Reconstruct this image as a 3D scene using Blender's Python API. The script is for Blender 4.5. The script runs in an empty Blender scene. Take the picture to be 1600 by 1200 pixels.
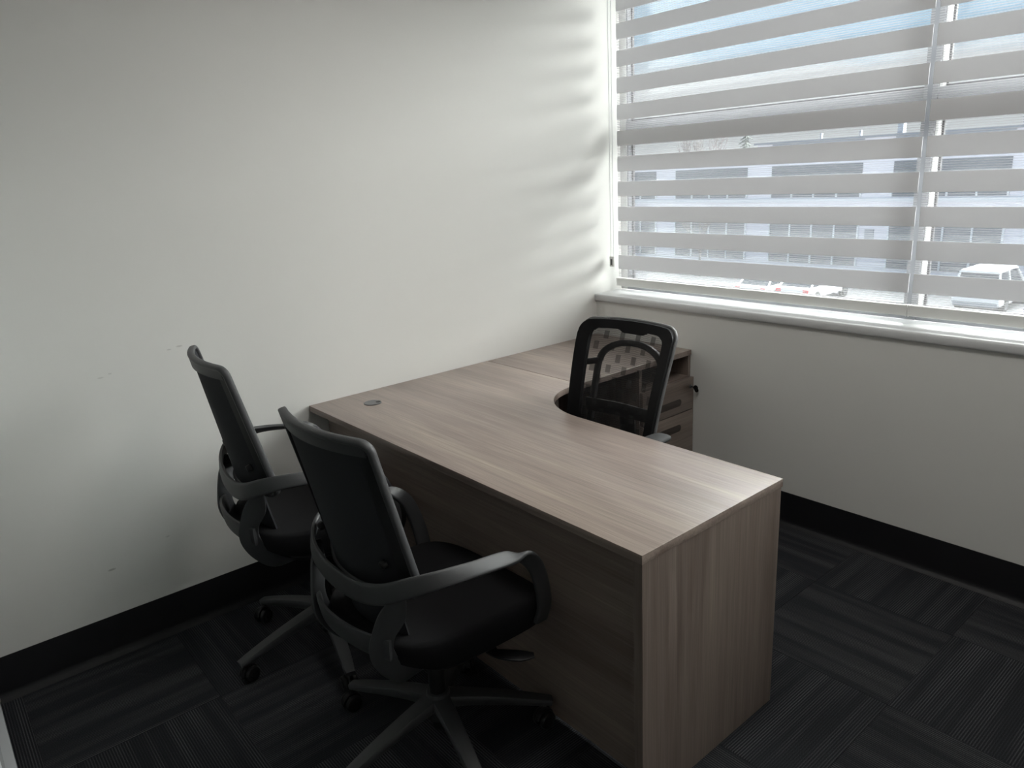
import bpy, bmesh, math, random
from mathutils import Vector, Matrix
random.seed(7)
S = bpy.context.scene
COL = S.collection
PI = math.pi

# ------------------------------------------------------------------ camera
cam_d = bpy.data.cameras.new('camera')
cam = bpy.data.objects.new('camera', cam_d); COL.objects.link(cam)
cam_d.sensor_width = 36.0
cam_d.lens = 1154.58 / 1600 * 36.0
cam_d.clip_start = 0.01
cam_d.clip_end = 500
_r = Vector((0.76060168, -0.64724494, -0.05058724))
_u = Vector((0.21543458, 0.17812315, 0.96013545))
_f = Vector((0.61243205, 0.74117888, -0.27491971))
cam.matrix_world = Matrix(((_r.x, _u.x, -_f.x, -2.90715), (_r.y, _u.y, -_f.y, -2.7599),
                           (_r.z, _u.z, -_f.z, 1.61762), (0, 0, 0, 1)))
S.camera = cam
S.view_settings.view_transform = 'Standard'
S.view_settings.look = 'None'
S.view_settings.gamma = 1.0
S.view_settings.exposure = 0.19
S.view_settings.use_curve_mapping = False

# ------------------------------------------------------------------ sky
SKY_STRENGTH = 0.72
SUN_STRENGTH = 47.0
world = bpy.data.worlds.new('sky'); S.world = world
world.use_nodes = True
wn = world.node_tree.nodes; wl = world.node_tree.links
wn.clear()
w_out = wn.new('ShaderNodeOutputWorld'); w_bg = wn.new('ShaderNodeBackground')
w_tc = wn.new('ShaderNodeTexCoord'); w_sep = wn.new('ShaderNodeSeparateXYZ')
wl.new(w_tc.outputs['Generated'], w_sep.inputs[0])
w_map = wn.new('ShaderNodeMapping'); w_map.inputs['Scale'].default_value = (1.6, 1.6, 6.0)
wl.new(w_tc.outputs['Generated'], w_map.inputs[0])
w_noise = wn.new('ShaderNodeTexNoise'); w_noise.inputs['Scale'].default_value = 3.2
w_noise.inputs['Detail'].default_value = 6.0; w_noise.inputs['Roughness'].default_value = 0.55
wl.new(w_map.outputs[0], w_noise.inputs['Vector'])
# clouds: thick towards the horizon, broken higher up
w_el = wn.new('ShaderNodeMapRange'); w_el.inputs['From Min'].default_value = 0.055
w_el.inputs['From Max'].default_value = 0.15; w_el.inputs['To Min'].default_value = 0.62
w_el.inputs['To Max'].default_value = -0.22
wl.new(w_sep.outputs['Z'], w_el.inputs['Value'])
w_add = wn.new('ShaderNodeMath'); w_add.operation = 'ADD'
wl.new(w_noise.outputs['Fac'], w_add.inputs[0]); wl.new(w_el.outputs[0], w_add.inputs[1])
w_cl = wn.new('ShaderNodeMapRange'); w_cl.inputs['From Min'].default_value = 0.42
w_cl.inputs['From Max'].default_value = 0.72
wl.new(w_add.outputs[0], w_cl.inputs['Value'])
w_mix = wn.new('ShaderNodeMix'); w_mix.data_type = 'RGBA'
w_mix.inputs[6].default_value = (0.50, 0.75, 1.0, 1)
w_mix.inputs[7].default_value = (0.93, 0.94, 1.0, 1)
wl.new(w_cl.outputs[0], w_mix.inputs[0])
wl.new(w_mix.outputs[2], w_bg.inputs['Color'])
w_bg.inputs['Strength'].default_value = SKY_STRENGTH
wl.new(w_bg.outputs[0], w_out.inputs[0])

# sun behind thin bright cloud, on the window side of the building
sun_d = bpy.data.lights.new('sun', 'SUN'); sun = bpy.data.objects.new('sun', sun_d); COL.objects.link(sun)
sun_d.energy = SUN_STRENGTH
sun_d.angle = math.radians(75)
sun_d.color = (1.0, 0.975, 0.96)
_az, _el = math.radians(-18.5), math.radians(44)
_sd = Vector((math.cos(_az) * math.cos(_el), math.sin(_az) * math.cos(_el), math.sin(_el)))
sun.rotation_euler = _sd.to_track_quat('Z', 'Y').to_euler()
sun.location = (6, -6, 8)

# ------------------------------------------------------------------ materials
def new_mat(name):
    m = bpy.data.materials.new(name); m.use_nodes = True
    nt = m.node_tree; b = nt.nodes.get('Principled BSDF')
    return m, nt, b

def plain(name, col, rough=0.5, metal=0.0, spec=0.5, bump=0.0, bscale=200.0, vary=0.0):
    m, nt, b = new_mat(name)
    b.inputs['Base Color'].default_value = (*col, 1)
    b.inputs['Roughness'].default_value = rough
    b.inputs['Metallic'].default_value = metal
    b.inputs['Specular IOR Level'].default_value = spec
    tc = nt.nodes.new('ShaderNodeTexCoord')
    n = nt.nodes.new('ShaderNodeTexNoise'); n.inputs['Scale'].default_value = bscale
    n.inputs['Detail'].default_value = 3
    nt.links.new(tc.outputs['Object'], n.inputs['Vector'])
    if vary:
        mr = nt.nodes.new('ShaderNodeMix'); mr.data_type = 'RGBA'
        mr.inputs[6].default_value = (*[c * (1 - vary) for c in col], 1)
        mr.inputs[7].default_value = (*[min(1, c * (1 + vary)) for c in col], 1)
        nt.links.new(n.outputs['Fac'], mr.inputs[0]); nt.links.new(mr.outputs[2], b.inputs['Base Color'])
    if bump:
        bp = nt.nodes.new('ShaderNodeBump'); bp.inputs['Strength'].default_value = bump
        bp.inputs['Distance'].default_value = 0.001
        nt.links.new(n.outputs['Fac'], bp.inputs['Height']); nt.links.new(bp.outputs[0], b.inputs['Normal'])
    return m

def wood(name, axis, tint=1.0):
    """grey-brown laminate, grain along local axis 0/1/2"""
    m, nt, b = new_mat(name)
    tc = nt.nodes.new('ShaderNodeTexCoord')
    def nz(along, across, detail, rough=0.6):
        mp = nt.nodes.new('ShaderNodeMapping')
        sc = [across] * 3; sc[axis] = along
        mp.inputs['Scale'].default_value = sc
        nt.links.new(tc.outputs['Object'], mp.inputs[0])
        n = nt.nodes.new('ShaderNodeTexNoise'); n.inputs['Scale'].default_value = 1.0
        n.inputs['Detail'].default_value = detail; n.inputs['Roughness'].default_value = rough
        n.inputs['Distortion'].default_value = 0.25
        nt.links.new(mp.outputs[0], n.inputs['Vector']); return n
    broad = nz(0.9, 13, 3); fine = nz(2.2, 110, 4, 0.7); hair = nz(5, 420, 2)
    r1 = nt.nodes.new('ShaderNodeValToRGB')
    e = r1.color_ramp.elements
    e[0].position = 0.3; e[0].color = (0.150 * tint, 0.112 * tint, 0.094 * tint, 1)
    e[1].position = 0.72; e[1].color = (0.255 * tint, 0.207 * tint, 0.172 * tint, 1)
    mid = e.new(0.5); mid.color = (0.205 * tint, 0.160 * tint, 0.138 * tint, 1)
    nt.links.new(broad.outputs['Fac'], r1.inputs[0])
    r2 = nt.nodes.new('ShaderNodeMapRange'); r2.inputs['From Min'].default_value = 0.3
    r2.inputs['From Max'].default_value = 0.7; r2.inputs['To Min'].default_value = 0.72; r2.inputs['To Max'].default_value = 1.16
    nt.links.new(fine.outputs['Fac'], r2.inputs['Value'])
    r3 = nt.nodes.new('ShaderNodeMapRange'); r3.inputs['From Min'].default_value = 0.3
    r3.inputs['From Max'].default_value = 0.7; r3.inputs['To Min'].default_value = 0.86; r3.inputs['To Max'].default_value = 1.1
    nt.links.new(hair.outputs['Fac'], r3.inputs['Value'])
    mu = nt.nodes.new('ShaderNodeMath'); mu.operation = 'MULTIPLY'
    nt.links.new(r2.outputs[0], mu.inputs[0]); nt.links.new(r3.outputs[0], mu.inputs[1])
    hs = nt.nodes.new('ShaderNodeVectorMath'); hs.operation = 'SCALE'
    nt.links.new(r1.outputs[0], hs.inputs[0]); nt.links.new(mu.outputs[0], hs.inputs['Scale'])
    nt.links.new(hs.outputs[0], b.inputs['Base Color'])
    b.inputs['Roughness'].default_value = 0.33
    b.inputs['Specular IOR Level'].default_value = 1.0
    bp = nt.nodes.new('ShaderNodeBump'); bp.inputs['Strength'].default_value = 0.25; bp.inputs['Distance'].default_value = 0.0006
    nt.links.new(hair.outputs['Fac'], bp.inputs['Height']); nt.links.new(bp.outputs[0], b.inputs['Normal'])
    return m

def carpet():
    m, nt, b = new_mat('carpet_ribbed')
    tc = nt.nodes.new('ShaderNodeTexCoord')
    oi = nt.nodes.new('ShaderNodeObjectInfo')
    sep = nt.nodes.new('ShaderNodeSeparateXYZ'); nt.links.new(tc.outputs['Object'], sep.inputs[0])
    # ribs run along local y
    mul = nt.nodes.new('ShaderNodeMath'); mul.operation = 'MULTIPLY'; mul.inputs[1].default_value = 2 * PI / 0.0075
    nt.links.new(sep.outputs['X'], mul.inputs[0])
    sn = nt.nodes.new('ShaderNodeMath'); sn.operation = 'SINE'; nt.links.new(mul.outputs[0], sn.inputs[0])
    rib = nt.nodes.new('ShaderNodeMapRange'); rib.inputs['From Min'].default_value = -0.2; rib.inputs['From Max'].default_value = 0.9
    nt.links.new(sn.outputs[0], rib.inputs['Value'])
    # groups of lines, brighter and darker, different in each tile
    rnd = nt.nodes.new('ShaderNodeMath'); rnd.operation = 'MULTIPLY'; rnd.inputs[1].default_value = 37.0
    nt.links.new(oi.outputs['Random'], rnd.inputs[0])
    cmb = nt.nodes.new('ShaderNodeCombineXYZ')
    sx = nt.nodes.new('ShaderNodeMath'); sx.operation = 'MULTIPLY'; sx.inputs[1].default_value = 19.0
    nt.links.new(sep.outputs['X'], sx.inputs[0]); nt.links.new(sx.outputs[0], cmb.inputs[0])
    sy = nt.nodes.new('ShaderNodeMath'); sy.operation = 'MULTIPLY'; sy.inputs[1].default_value = 1.1
    nt.links.new(sep.outputs['Y'], sy.inputs[0]); nt.links.new(sy.outputs[0], cmb.inputs[1]); nt.links.new(rnd.outputs[0], cmb.inputs[2])
    grp = nt.nodes.new('ShaderNodeTexNoise'); grp.inputs['Scale'].default_value = 1.0; grp.inputs['Detail'].default_value = 2
    nt.links.new(cmb.outputs[0], grp.inputs['Vector'])
    gm = nt.nodes.new('ShaderNodeMapRange'); gm.inputs['From Min'].default_value = 0.4; gm.inputs['From Max'].default_value = 0.68
    gm.inputs['To Min'].default_value = 0.12
    nt.links.new(grp.outputs['Fac'], gm.inputs['Value'])
    pile = nt.nodes.new('ShaderNodeTexNoise'); pile.inputs['Scale'].default_value = 520; pile.inputs['Detail'].default_value = 2
    nt.links.new(tc.outputs['Object'], pile.inputs['Vector'])
    pm = nt.nodes.new('ShaderNodeMapRange'); pm.inputs['From Min'].default_value = 0.3; pm.inputs['From Max'].default_value = 0.7
    pm.inputs['To Min'].default_value = 0.3; pm.inputs['To Max'].default_value = 1.8
    nt.links.new(pile.outputs['Fac'], pm.inputs['Value'])
    f = nt.nodes.new('ShaderNodeMath'); f.operation = 'MULTIPLY'
    nt.links.new(rib.outputs[0], f.inputs[0]); nt.links.new(gm.outputs[0], f.inputs[1])
    mx = nt.nodes.new('ShaderNodeMix'); mx.data_type = 'RGBA'
    mx.inputs[6].default_value = (0.018, 0.019, 0.022, 1); mx.inputs[7].default_value = (0.092, 0.093, 0.100, 1)
    nt.links.new(f.outputs[0], mx.inputs[0])
    sc = nt.nodes.new('ShaderNodeVectorMath'); sc.operation = 'SCALE'
    nt.links.new(mx.outputs[2], sc.inputs[0]); nt.links.new(pm.outputs[0], sc.inputs['Scale'])
    nt.links.new(sc.outputs[0], b.inputs['Base Color'])
    b.inputs['Roughness'].default_value = 0.95; b.inputs['Specular IOR Level'].default_value = 0.15
    bp = nt.nodes.new('ShaderNodeBump'); bp.inputs['Strength'].default_value = 0.6; bp.inputs['Distance'].default_value = 0.002
    nt.links.new(f.outputs[0], bp.inputs['Height']); nt.links.new(bp.outputs[0], b.inputs['Normal'])
    return m

def glass(name, tint=(0.93, 0.96, 0.95)):
    m, nt, b = new_mat(name); nt.nodes.remove(b)
    out = [n for n in nt.nodes if n.type == 'OUTPUT_MATERIAL'][0]
    t = nt.nodes.new('ShaderNodeBsdfTransparent'); t.inputs[0].default_value = (*tint, 1)
    g = nt.nodes.new('ShaderNodeBsdfGlossy'); g.inputs['Roughness'].default_value = 0.02
    fr = nt.nodes.new('ShaderNodeFresnel'); fr.inputs[0].default_value = 1.45
    mx = nt.nodes.new('ShaderNodeMixShader')
    nt.links.new(fr.outputs[0], mx.inputs[0]); nt.links.new(t.outputs[0], mx.inputs[1]); nt.links.new(g.outputs[0], mx.inputs[2])
    nt.links.new(mx.outputs[0], out.inputs[0])
    return m

def fabric_translucent(name, col, trans, rough_scale=600):
    m, nt, b = new_mat(name); nt.nodes.remove(b)
    out = [n for n in nt.nodes if n.type == 'OUTPUT_MATERIAL'][0]
    d = nt.nodes.new('ShaderNodeBsdfDiffuse'); d.inputs[0].default_value = (*col, 1)
    t = nt.nodes.new('ShaderNodeBsdfTranslucent'); t.inputs[0].default_value = (*col, 1)
    tc = nt.nodes.new('ShaderNodeTexCoord'); mp = nt.nodes.new('ShaderNodeMapping')
    mp.inputs['Scale'].default_value = (1, 0.06, 1); nt.links.new(tc.outputs['Object'], mp.inputs[0])
    n = nt.nodes.new('ShaderNodeTexNoise'); n.inputs['Scale'].default_value = rough_scale
    nt.links.new(mp.outputs[0], n.inputs['Vector'])
    bp = nt.nodes.new('ShaderNodeBump'); bp.inputs['Strength'].default_value = 0.15; bp.inputs['Distance'].default_value = 0.0005
    nt.links.new(n.outputs['Fac'], bp.inputs['Height']); nt.links.new(bp.outputs[0], d.inputs['Normal'])
    mx = nt.nodes.new('ShaderNodeMixShader'); mx.inputs[0].default_value = trans
    nt.links.new(d.outputs[0], mx.inputs[1]); nt.links.new(t.outputs[0], mx.inputs[2]); nt.links.new(mx.outputs[0], out.inputs[0])
    return m

def sheer(name):
    """open voile between the bands of a zebra blind: fine horizontal threads, clear between them"""
    m, nt, b = new_mat(name); nt.nodes.remove(b)
    out = [n for n in nt.nodes if n.type == 'OUTPUT_MATERIAL'][0]
    d = nt.nodes.new('ShaderNodeBsdfDiffuse'); d.inputs[0].default_value = (0.85, 0.85, 0.86, 1)
    t = nt.nodes.new('ShaderNodeBsdfTranslucent'); t.inputs[0].default_value = (0.86, 0.84, 0.90, 1)
    mx = nt.nodes.new('ShaderNodeMixShader'); mx.inputs[0].default_value = 0.11
    nt.links.new(d.outputs[0], mx.inputs[1]); nt.links.new(t.outputs[0], mx.inputs[2])
    tr = nt.nodes.new('ShaderNodeBsdfTransparent')
    tc = nt.nodes.new('ShaderNodeTexCoord'); sep = nt.nodes.new('ShaderNodeSeparateXYZ')
    nt.links.new(tc.outputs['Object'], sep.inputs[0])
    mul = nt.nodes.new('ShaderNodeMath'); mul.operation = 'MULTIPLY'; mul.inputs[1].default_value = 1 / 0.0083
    nt.links.new(sep.outputs['Z'], mul.inputs[0])
    fr = nt.nodes.new('ShaderNodeMath'); fr.operation = 'FRACT'; nt.links.new(mul.outputs[0], fr.inputs[0])
    lt = nt.nodes.new('ShaderNodeMath'); lt.operation = 'LESS_THAN'; lt.inputs[1].default_value = 0.32
    nt.links.new(fr.outputs[0], lt.inputs[0])
    mr = nt.nodes.new('ShaderNodeMapRange'); mr.inputs['To Min'].default_value = 0.20; mr.inputs['To Max'].default_value = 0.48
    nt.links.new(lt.outputs[0], mr.inputs['Value'])
    m2 = nt.nodes.new('ShaderNodeMixShader'); nt.links.new(mr.outputs[0], m2.inputs[0])
    nt.links.new(tr.outputs[0], m2.inputs[1]); nt.links.new(mx.outputs[0], m2.inputs[2])
    nt.links.new(m2.outputs[0], out.inputs[0])
    return m

def mesh_net(name):
    """black open-weave chair mesh with denser woven rectangles; local y across, z up"""
    m, nt, b = new_mat(name)
    out = [n for n in nt.nodes if n.type == 'OUTPUT_MATERIAL'][0]
    b.inputs['Base Color'].default_value = (0.012, 0.012, 0.013, 1); b.inputs['Roughness'].default_value = 0.7
    tc = nt.nodes.new('ShaderNodeTexCoord'); sep = nt.nodes.new('ShaderNodeSeparateXYZ')
    nt.links.new(tc.outputs['Object'], sep.inputs[0])
    def math_(op, a, bb):
        n = nt.nodes.new('ShaderNodeMath'); n.operation = op
        for i, v in enumerate((a, bb)):
            if v is None: continue
            if isinstance(v, (int, float)): n.inputs[i].default_value = v
            else: nt.links.new(v, n.inputs[i])
        return n.outputs[0]
    PY, PZ = 0.074, 0.042
    v = math_('MULTIPLY', sep.outputs['Z'], 1 / PZ)
    rowf = math_('FLOOR', v, None)
    odd = math_('MODULO', rowf, 2.0)
    u = math_('ADD', math_('MULTIPLY', sep.outputs['Y'], 1 / PY), math_('MULTIPLY', odd, 0.5))
    fu = math_('FRACT', u, None); fv = math_('FRACT', v, None)
    rect = math_('MULTIPLY', math_('LESS_THAN', fu, 0.30), math_('LESS_THAN', fv, 0.72))
    wave = nt.nodes.new('ShaderNodeTexWave'); wave.bands_direction = 'Z'; wave.inputs['Scale'].default_value = 46
    wave.inputs['Distortion'].default_value = 5.0; wave.inputs['Detail'].default_value = 1.0; wave.inputs['Detail Scale'].default_value = 0.7
    nt.links.new(tc.outputs['Object'], wave.inputs['Vector'])
    base = math_('ADD', math_('MULTIPLY', wave.outputs['Fac'], 0.20), 0.44)
    op = math_('MAXIMUM', base, math_('MULTIPLY', rect, 0.80))
    tr = nt.nodes.new('ShaderNodeBsdfTransparent'); mx = nt.nodes.new('ShaderNodeMixShader')
    nt.links.new(op, mx.inputs[0]); nt.links.new(tr.outputs[0], mx.inputs[1]); nt.links.new(b.outputs[0], mx.inputs[2])
    nt.links.new(mx.outputs[0], out.inputs[0])
    return m

def wall_paint(name, col, marks=()):
    m, nt, b = new_mat(name)
    tc = nt.nodes.new('ShaderNodeTexCoord')
    n = nt.nodes.new('ShaderNodeTexNoise'); n.inputs['Scale'].default_value = 2.2; n.inputs['Detail'].default_value = 4
    nt.links.new(tc.outputs['Object'], n.inputs['Vector'])
    mx = nt.nodes.new('ShaderNodeMix'); mx.data_type = 'RGBA'
    mx.inputs[6].default_value = (*[c * 0.985 for c in col], 1); mx.inputs[7].default_value = (*[c * 1.015 for c in col], 1)
    nt.links.new(n.outputs['Fac'], mx.inputs[0])
    last = mx.outputs[2]
    for mxx, mz, rx, rz, dark in marks:      # small scuffs and dents in the paint
        mp = nt.nodes.new('ShaderNodeMapping'); mp.vector_type = 'POINT'
        mp.inputs['Location'].default_value = (-mxx / rx, 0, -mz / rz); mp.inputs['Scale'].default_value = (1 / rx, 0, 1 / rz)
        nt.links.new(tc.outputs['Object'], mp.inputs[0])
        ln = nt.nodes.new('ShaderNodeVectorMath'); ln.operation = 'LENGTH'; nt.links.new(mp.outputs[0], ln.inputs[0])
        mr = nt.nodes.new('ShaderNodeMapRange'); mr.inputs['From Min'].default_value = 1.0; mr.inputs['From Max'].default_value = 0.5
        mr.inputs['To Max'].default_value = dark; nt.links.new(ln.outputs['Value'], mr.inputs['Value'])
        m2 = nt.nodes.new('ShaderNodeMix'); m2.data_type = 'RGBA'; m2.inputs[7].default_value = (0.25, 0.24, 0.22, 1)
        nt.links.new(mr.outputs[0], m2.inputs[0]); nt.links.new(last, m2.inputs[6]); last = m2.outputs[2]
    nt.links.new(last, b.inputs['Base Color'])
    b.inputs['Roughness'].default_value = 0.6; b.inputs['Specular IOR Level'].default_value = 0.3
    o = nt.nodes.new('ShaderNodeTexNoise'); o.inputs['Scale'].default_value = 260; o.inputs['Detail'].default_value = 3
    nt.links.new(tc.outputs['Object'], o.inputs['Vector'])
    bp = nt.nodes.new('ShaderNodeBump'); bp.inputs['Strength'].default_value = 0.12; bp.inputs['Distance'].default_value = 0.0006
    nt.links.new(o.outputs['Fac'], bp.inputs['Height']); nt.links.new(bp.outputs[0], b.inputs['Normal'])
    return m

M = dict(
    wall=wall_paint('wall_paint', (0.80, 0.792, 0.765)),
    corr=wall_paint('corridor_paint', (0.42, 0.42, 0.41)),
    wallm=wall_paint('wall_paint_scuffed', (0.80, 0.792, 0.765), [(-2.521, 0.329, 0.016, 0.005, 0.5), (-2.321, 0.385, 0.010, 0.004, 0.25), (-2.163, 1.080, 0.014, 0.004, 0.3), (-2.199, 1.074, 0.010, 0.003, 0.3), (-2.43, 1.02, 0.013, 0.003, 0.25), (-2.40, 1.028, 0.008, 0.003, 0.25)]),
    ceil=wall_paint('ceiling_paint', (0.78, 0.78, 0.76)),
    carpet=carpet(),
    sub=plain('screed', (0.02, 0.02, 0.021), 0.95),
    cove=plain('black_rubber', (0.008, 0.008, 0.010), 0.5, spec=0.4, bump=0.05, bscale=90),
    sill=plain('white_gloss_paint', (0.64, 0.645, 0.65), 0.35, bump=0.04, bscale=60),
    alu=plain('white_window_aluminium', (0.78, 0.78, 0.77), 0.4, bump=0.03, bscale=150),  # pale tone carries the sky light on the mullion's side
    frame_grey=plain('grey_window_frame', (0.20, 0.205, 0.22), 0.45, bump=0.03, bscale=150),  # dark tone carries the shade on the backlit frame members
    jambm=plain('cream_jamb', (0.42, 0.42, 0.41), 0.45),
    gasket=plain('gasket_rubber', (0.05, 0.05, 0.055), 0.6),
    partition=plain('silver_aluminium', (0.72, 0.74, 0.77), 0.35, 0.3, bump=0.03, bscale=150),
    glass=glass('window_glass'),
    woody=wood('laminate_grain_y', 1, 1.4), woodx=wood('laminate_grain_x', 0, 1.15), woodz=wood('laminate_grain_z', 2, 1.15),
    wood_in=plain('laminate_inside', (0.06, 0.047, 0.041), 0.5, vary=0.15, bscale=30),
    band=fabric_translucent('blind_band_fabric', (0.80, 0.80, 0.815), 0.17),
    sheer=sheer('blind_sheer'),
    rail=plain('blind_rail_white', (0.78, 0.78, 0.76), 0.4, bump=0.02, bscale=100),
    chain=plain('bead_chain', (0.80, 0.80, 0.79), 0.3),
    plastic=plain('black_nylon', (0.046, 0.047, 0.050), 0.48, bump=0.12, bscale=900),
    plastic2=plain('black_gloss_plastic', (0.010, 0.010, 0.011), 0.38, spec=0.35, bump=0.05, bscale=700),
    fabric=plain('black_mesh_fabric', (0.028, 0.029, 0.033), 0.85, spec=0.25, bump=0.5, bscale=1200, vary=0.25),
    seatf=plain('black_seat_fabric', (0.0065, 0.0065, 0.0075), 0.92, spec=0.2, bump=0.5, bscale=1000, vary=0.25),
    matte=plain('matte_black_frame', (0.006, 0.006, 0.007), 0.6, spec=0.2, bump=0.1, bscale=900),
    pad=plain('dark_arm_pad', (0.030, 0.030, 0.032), 0.7, spec=0.3, bump=0.1),
    metal=plain('dark_steel', (0.25, 0.25, 0.26), 0.3, 0.9, bump=0.02),
    chrome=plain('chrome', (0.6, 0.6, 0.62), 0.15, 1.0, bump=0.02),
    net=mesh_net('executive_mesh'),
    grey=plain('grey_plastic', (0.10, 0.10, 0.105), 0.4, bump=0.05),
    rim=plain('grey_frame_trim', (0.16, 0.16, 0.165), 0.38, bump=0.05),
    # outside
    fac=plain('white_concrete_panel', (0.80, 0.78, 0.85), 0.8, vary=0.04, bscale=0.6),
    win=plain('tinted_window', (0.10, 0.125, 0.16), 0.12, spec=0.7),
    winf=plain('white_window_frame', (0.8, 0.82, 0.86), 0.5),
    fascia=plain('grey_metal_fascia', (0.30, 0.32, 0.36), 0.5, vary=0.05, bscale=2),
    asphalt=plain('asphalt', (0.16, 0.16, 0.17), 0.9, vary=0.2, bscale=3),
    paint=plain('road_paint', (0.8, 0.8, 0.8), 0.8),
    car=plain('white_car_paint', (0.84, 0.84, 0.85), 0.2, bump=0.01),
    cglass=plain('car_glass', (0.03, 0.035, 0.045), 0.08, spec=0.7),
    tyre=plain('tyre', (0.02, 0.02, 0.02), 0.8),
    red=plain('red_lamp', (0.6, 0.02, 0.03), 0.25),
    conifer=plain('conifer_needles', (0.10, 0.115, 0.105), 0.9, vary=0.4, bscale=3),
    bark=plain('bark', (0.17, 0.16, 0.155), 0.9, vary=0.3, bscale=8),
)

# ------------------------------------------------------------------ geometry helpers
def B(): return bmesh.new()

def box(bm, x0, x1, y0, y1, z0, z1, bev=0.0, seg=2):
    b2 = bmesh.new()
    bmesh.ops.create_cube(b2, size=1.0, matrix=Matrix.Translation(((x0 + x1) / 2, (y0 + y1) / 2, (z0 + z1) / 2)) @ Matrix.Diagonal((x1 - x0, y1 - y0, z1 - z0, 1)))
    if bev: bmesh.ops.bevel(b2, geom=b2.edges[:], offset=bev, segments=seg, affect='EDGES', profile=0.5)
    merge(bm, b2)

def merge(bm, b2, mtx=None):
    if mtx is not None: bmesh.ops.transform(b2, matrix=mtx, verts=b2.verts[:])
    me = bpy.data.meshes.new('tmp'); b2.to_mesh(me); b2.free(); bm.from_mesh(me); bpy.data.meshes.remove(me)

def cyl(bm, p0, p1, r0, r1=None, seg=20, bev=0.0):
    r1 = r0 if r1 is None else r1
    p0 = Vector(p0); p1 = Vector(p1); d = p1 - p0; L = d.length
    b2 = bmesh.new()
    bmesh.ops.create_cone(b2, cap_ends=True, segments=seg, radius1=r0, radius2=r1, depth=L)
    if bev:
        es = [e for e in b2.edges if len(e.link_faces) == 2 and any(len(f.verts) > 4 for f in e.link_faces)]
        bmesh.ops.bevel(b2, geom=es, offset=bev, segments=2, affect='EDGES', profile=0.5)
    q = d.to_track_quat('Z', 'Y').to_matrix().to_4x4()
    merge(bm, b2, Matrix.Translation((p0 + p1) / 2) @ q)

def prism(bm, poly, z0, z1, bev=0.0):
    b2 = bmesh.new()
    vs = [b2.verts.new((x, y, z0)) for x, y in poly]
    f = b2.faces.new(vs)
    r = bmesh.ops.extrude_face_region(b2, geom=[f])
    bmesh.ops.translate(b2, vec=(0, 0, z1 - z0), verts=[v for v in r['geom'] if isinstance(v, bmesh.types.BMVert)])
    bmesh.ops.recalc_face_normals(b2, faces=b2.faces[:])
    if bev:
        es = [e for e in b2.edges if len(e.link_faces) == 2 and any(len(ff.verts) > 4 for ff in e.link_faces)]
        bmesh.ops.bevel(b2, geom=es, offset=bev, segments=2, affect='EDGES', profile=0.5)
    merge(bm, b2)

def extrude_profile(bm, prof, origin, du, dv, dl, length):
    """profile (u,v) polygon swept straight along dl"""
    du, dv, dl, o = Vector(du), Vector(dv), Vector(dl), Vector(origin)
    b2 = bmesh.new()
    a = [b2.verts.new(o + du * u + dv * v) for u, v in prof]
    c = [b2.verts.new(o + du * u + dv * v + dl * length) for u, v in prof]
    n = len(prof)
    b2.faces.new(a); b2.faces.new(c[::-1])
    for i in range(n): b2.faces.new((a[i], a[(i + 1) % n], c[(i + 1) % n], c[i]))
    bmesh.ops.recalc_face_normals(b2, faces=b2.faces[:])
    merge(bm, b2)

def spline(pts, n=8, closed=False):
    P = [Vector(p) for p in pts]; N = len(P); out = []
    rng = N if closed else N - 1
    for i in range(rng):
        if closed: p0, p1, p2, p3 = P[(i - 1) % N], P[i], P[(i + 1) % N], P[(i + 2) % N]
        else:
            p1, p2 = P[i], P[i + 1]
            p0 = P[i - 1] if i else p1 * 2 - p2
            p3 = P[i + 2] if i + 2 < N else p2 * 2 - p1
        for k in range(n):
            t = k / n
            out.append(0.5 * ((2 * p1) + (p2 - p0) * t + (2 * p0 - 5 * p1 + 4 * p2 - p3) * t * t + (3 * p1 - p0 - 3 * p2 + p3) * t ** 3))
    if not closed: out.append(P[-1].copy())
    return out

def lerp_list(vals, n):
    """same subdivision as spline() for scalars"""
    return [v[0] for v in spline([(v, 0, 0) for v in vals], n)]

def sweep(bm, pts, side, w, t, n=12, closed=False, power=3.0):
    """superellipse section: width w along side vector, thickness t across"""
    N = len(pts)
    if not hasattr(w, '__len__'): w = [w] * N
    if not hasattr(t, '__len__'): t = [t] * N
    if isinstance(side, Vector) or (len(side) == 3 and not hasattr(side[0], '__len__')): side = [Vector(side)] * N
    b2 = bmesh.new(); rings = []
    for i in range(N):
        if closed: tan = pts[(i + 1) % N] - pts[(i - 1) % N]
        else: tan = pts[min(i + 1, N - 1)] - pts[max(i - 1, 0)]
        tan.normalize()
        s = Vector(side[i]); s = s - tan * s.dot(tan); s.normalize()
        u = tan.cross(s)
        ring = []
        for k in range(n):
            a = 2 * PI * (k + 0.5) / n
            c, d = math.cos(a), math.sin(a)
            cx = math.copysign(abs(c) ** (2 / power), c); dx = math.copysign(abs(d) ** (2 / power), d)
            ring.append(b2.verts.new(pts[i] + s * (cx * w[i] / 2) + u * (dx * t[i] / 2)))
        rings.append(ring)
    for i in range(N if closed else N - 1):
        a, c = rings[i], rings[(i + 1) % N]
        for k in range(n): b2.faces.new((a[k], a[(k + 1) % n], c[(k + 1) % n], c[k]))
    if not closed:
        b2.faces.new(rings[0][::-1]); b2.faces.new(rings[-1])
    bmesh.ops.recalc_face_normals(b2, faces=b2.faces[:])
    merge(bm, b2)

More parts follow.
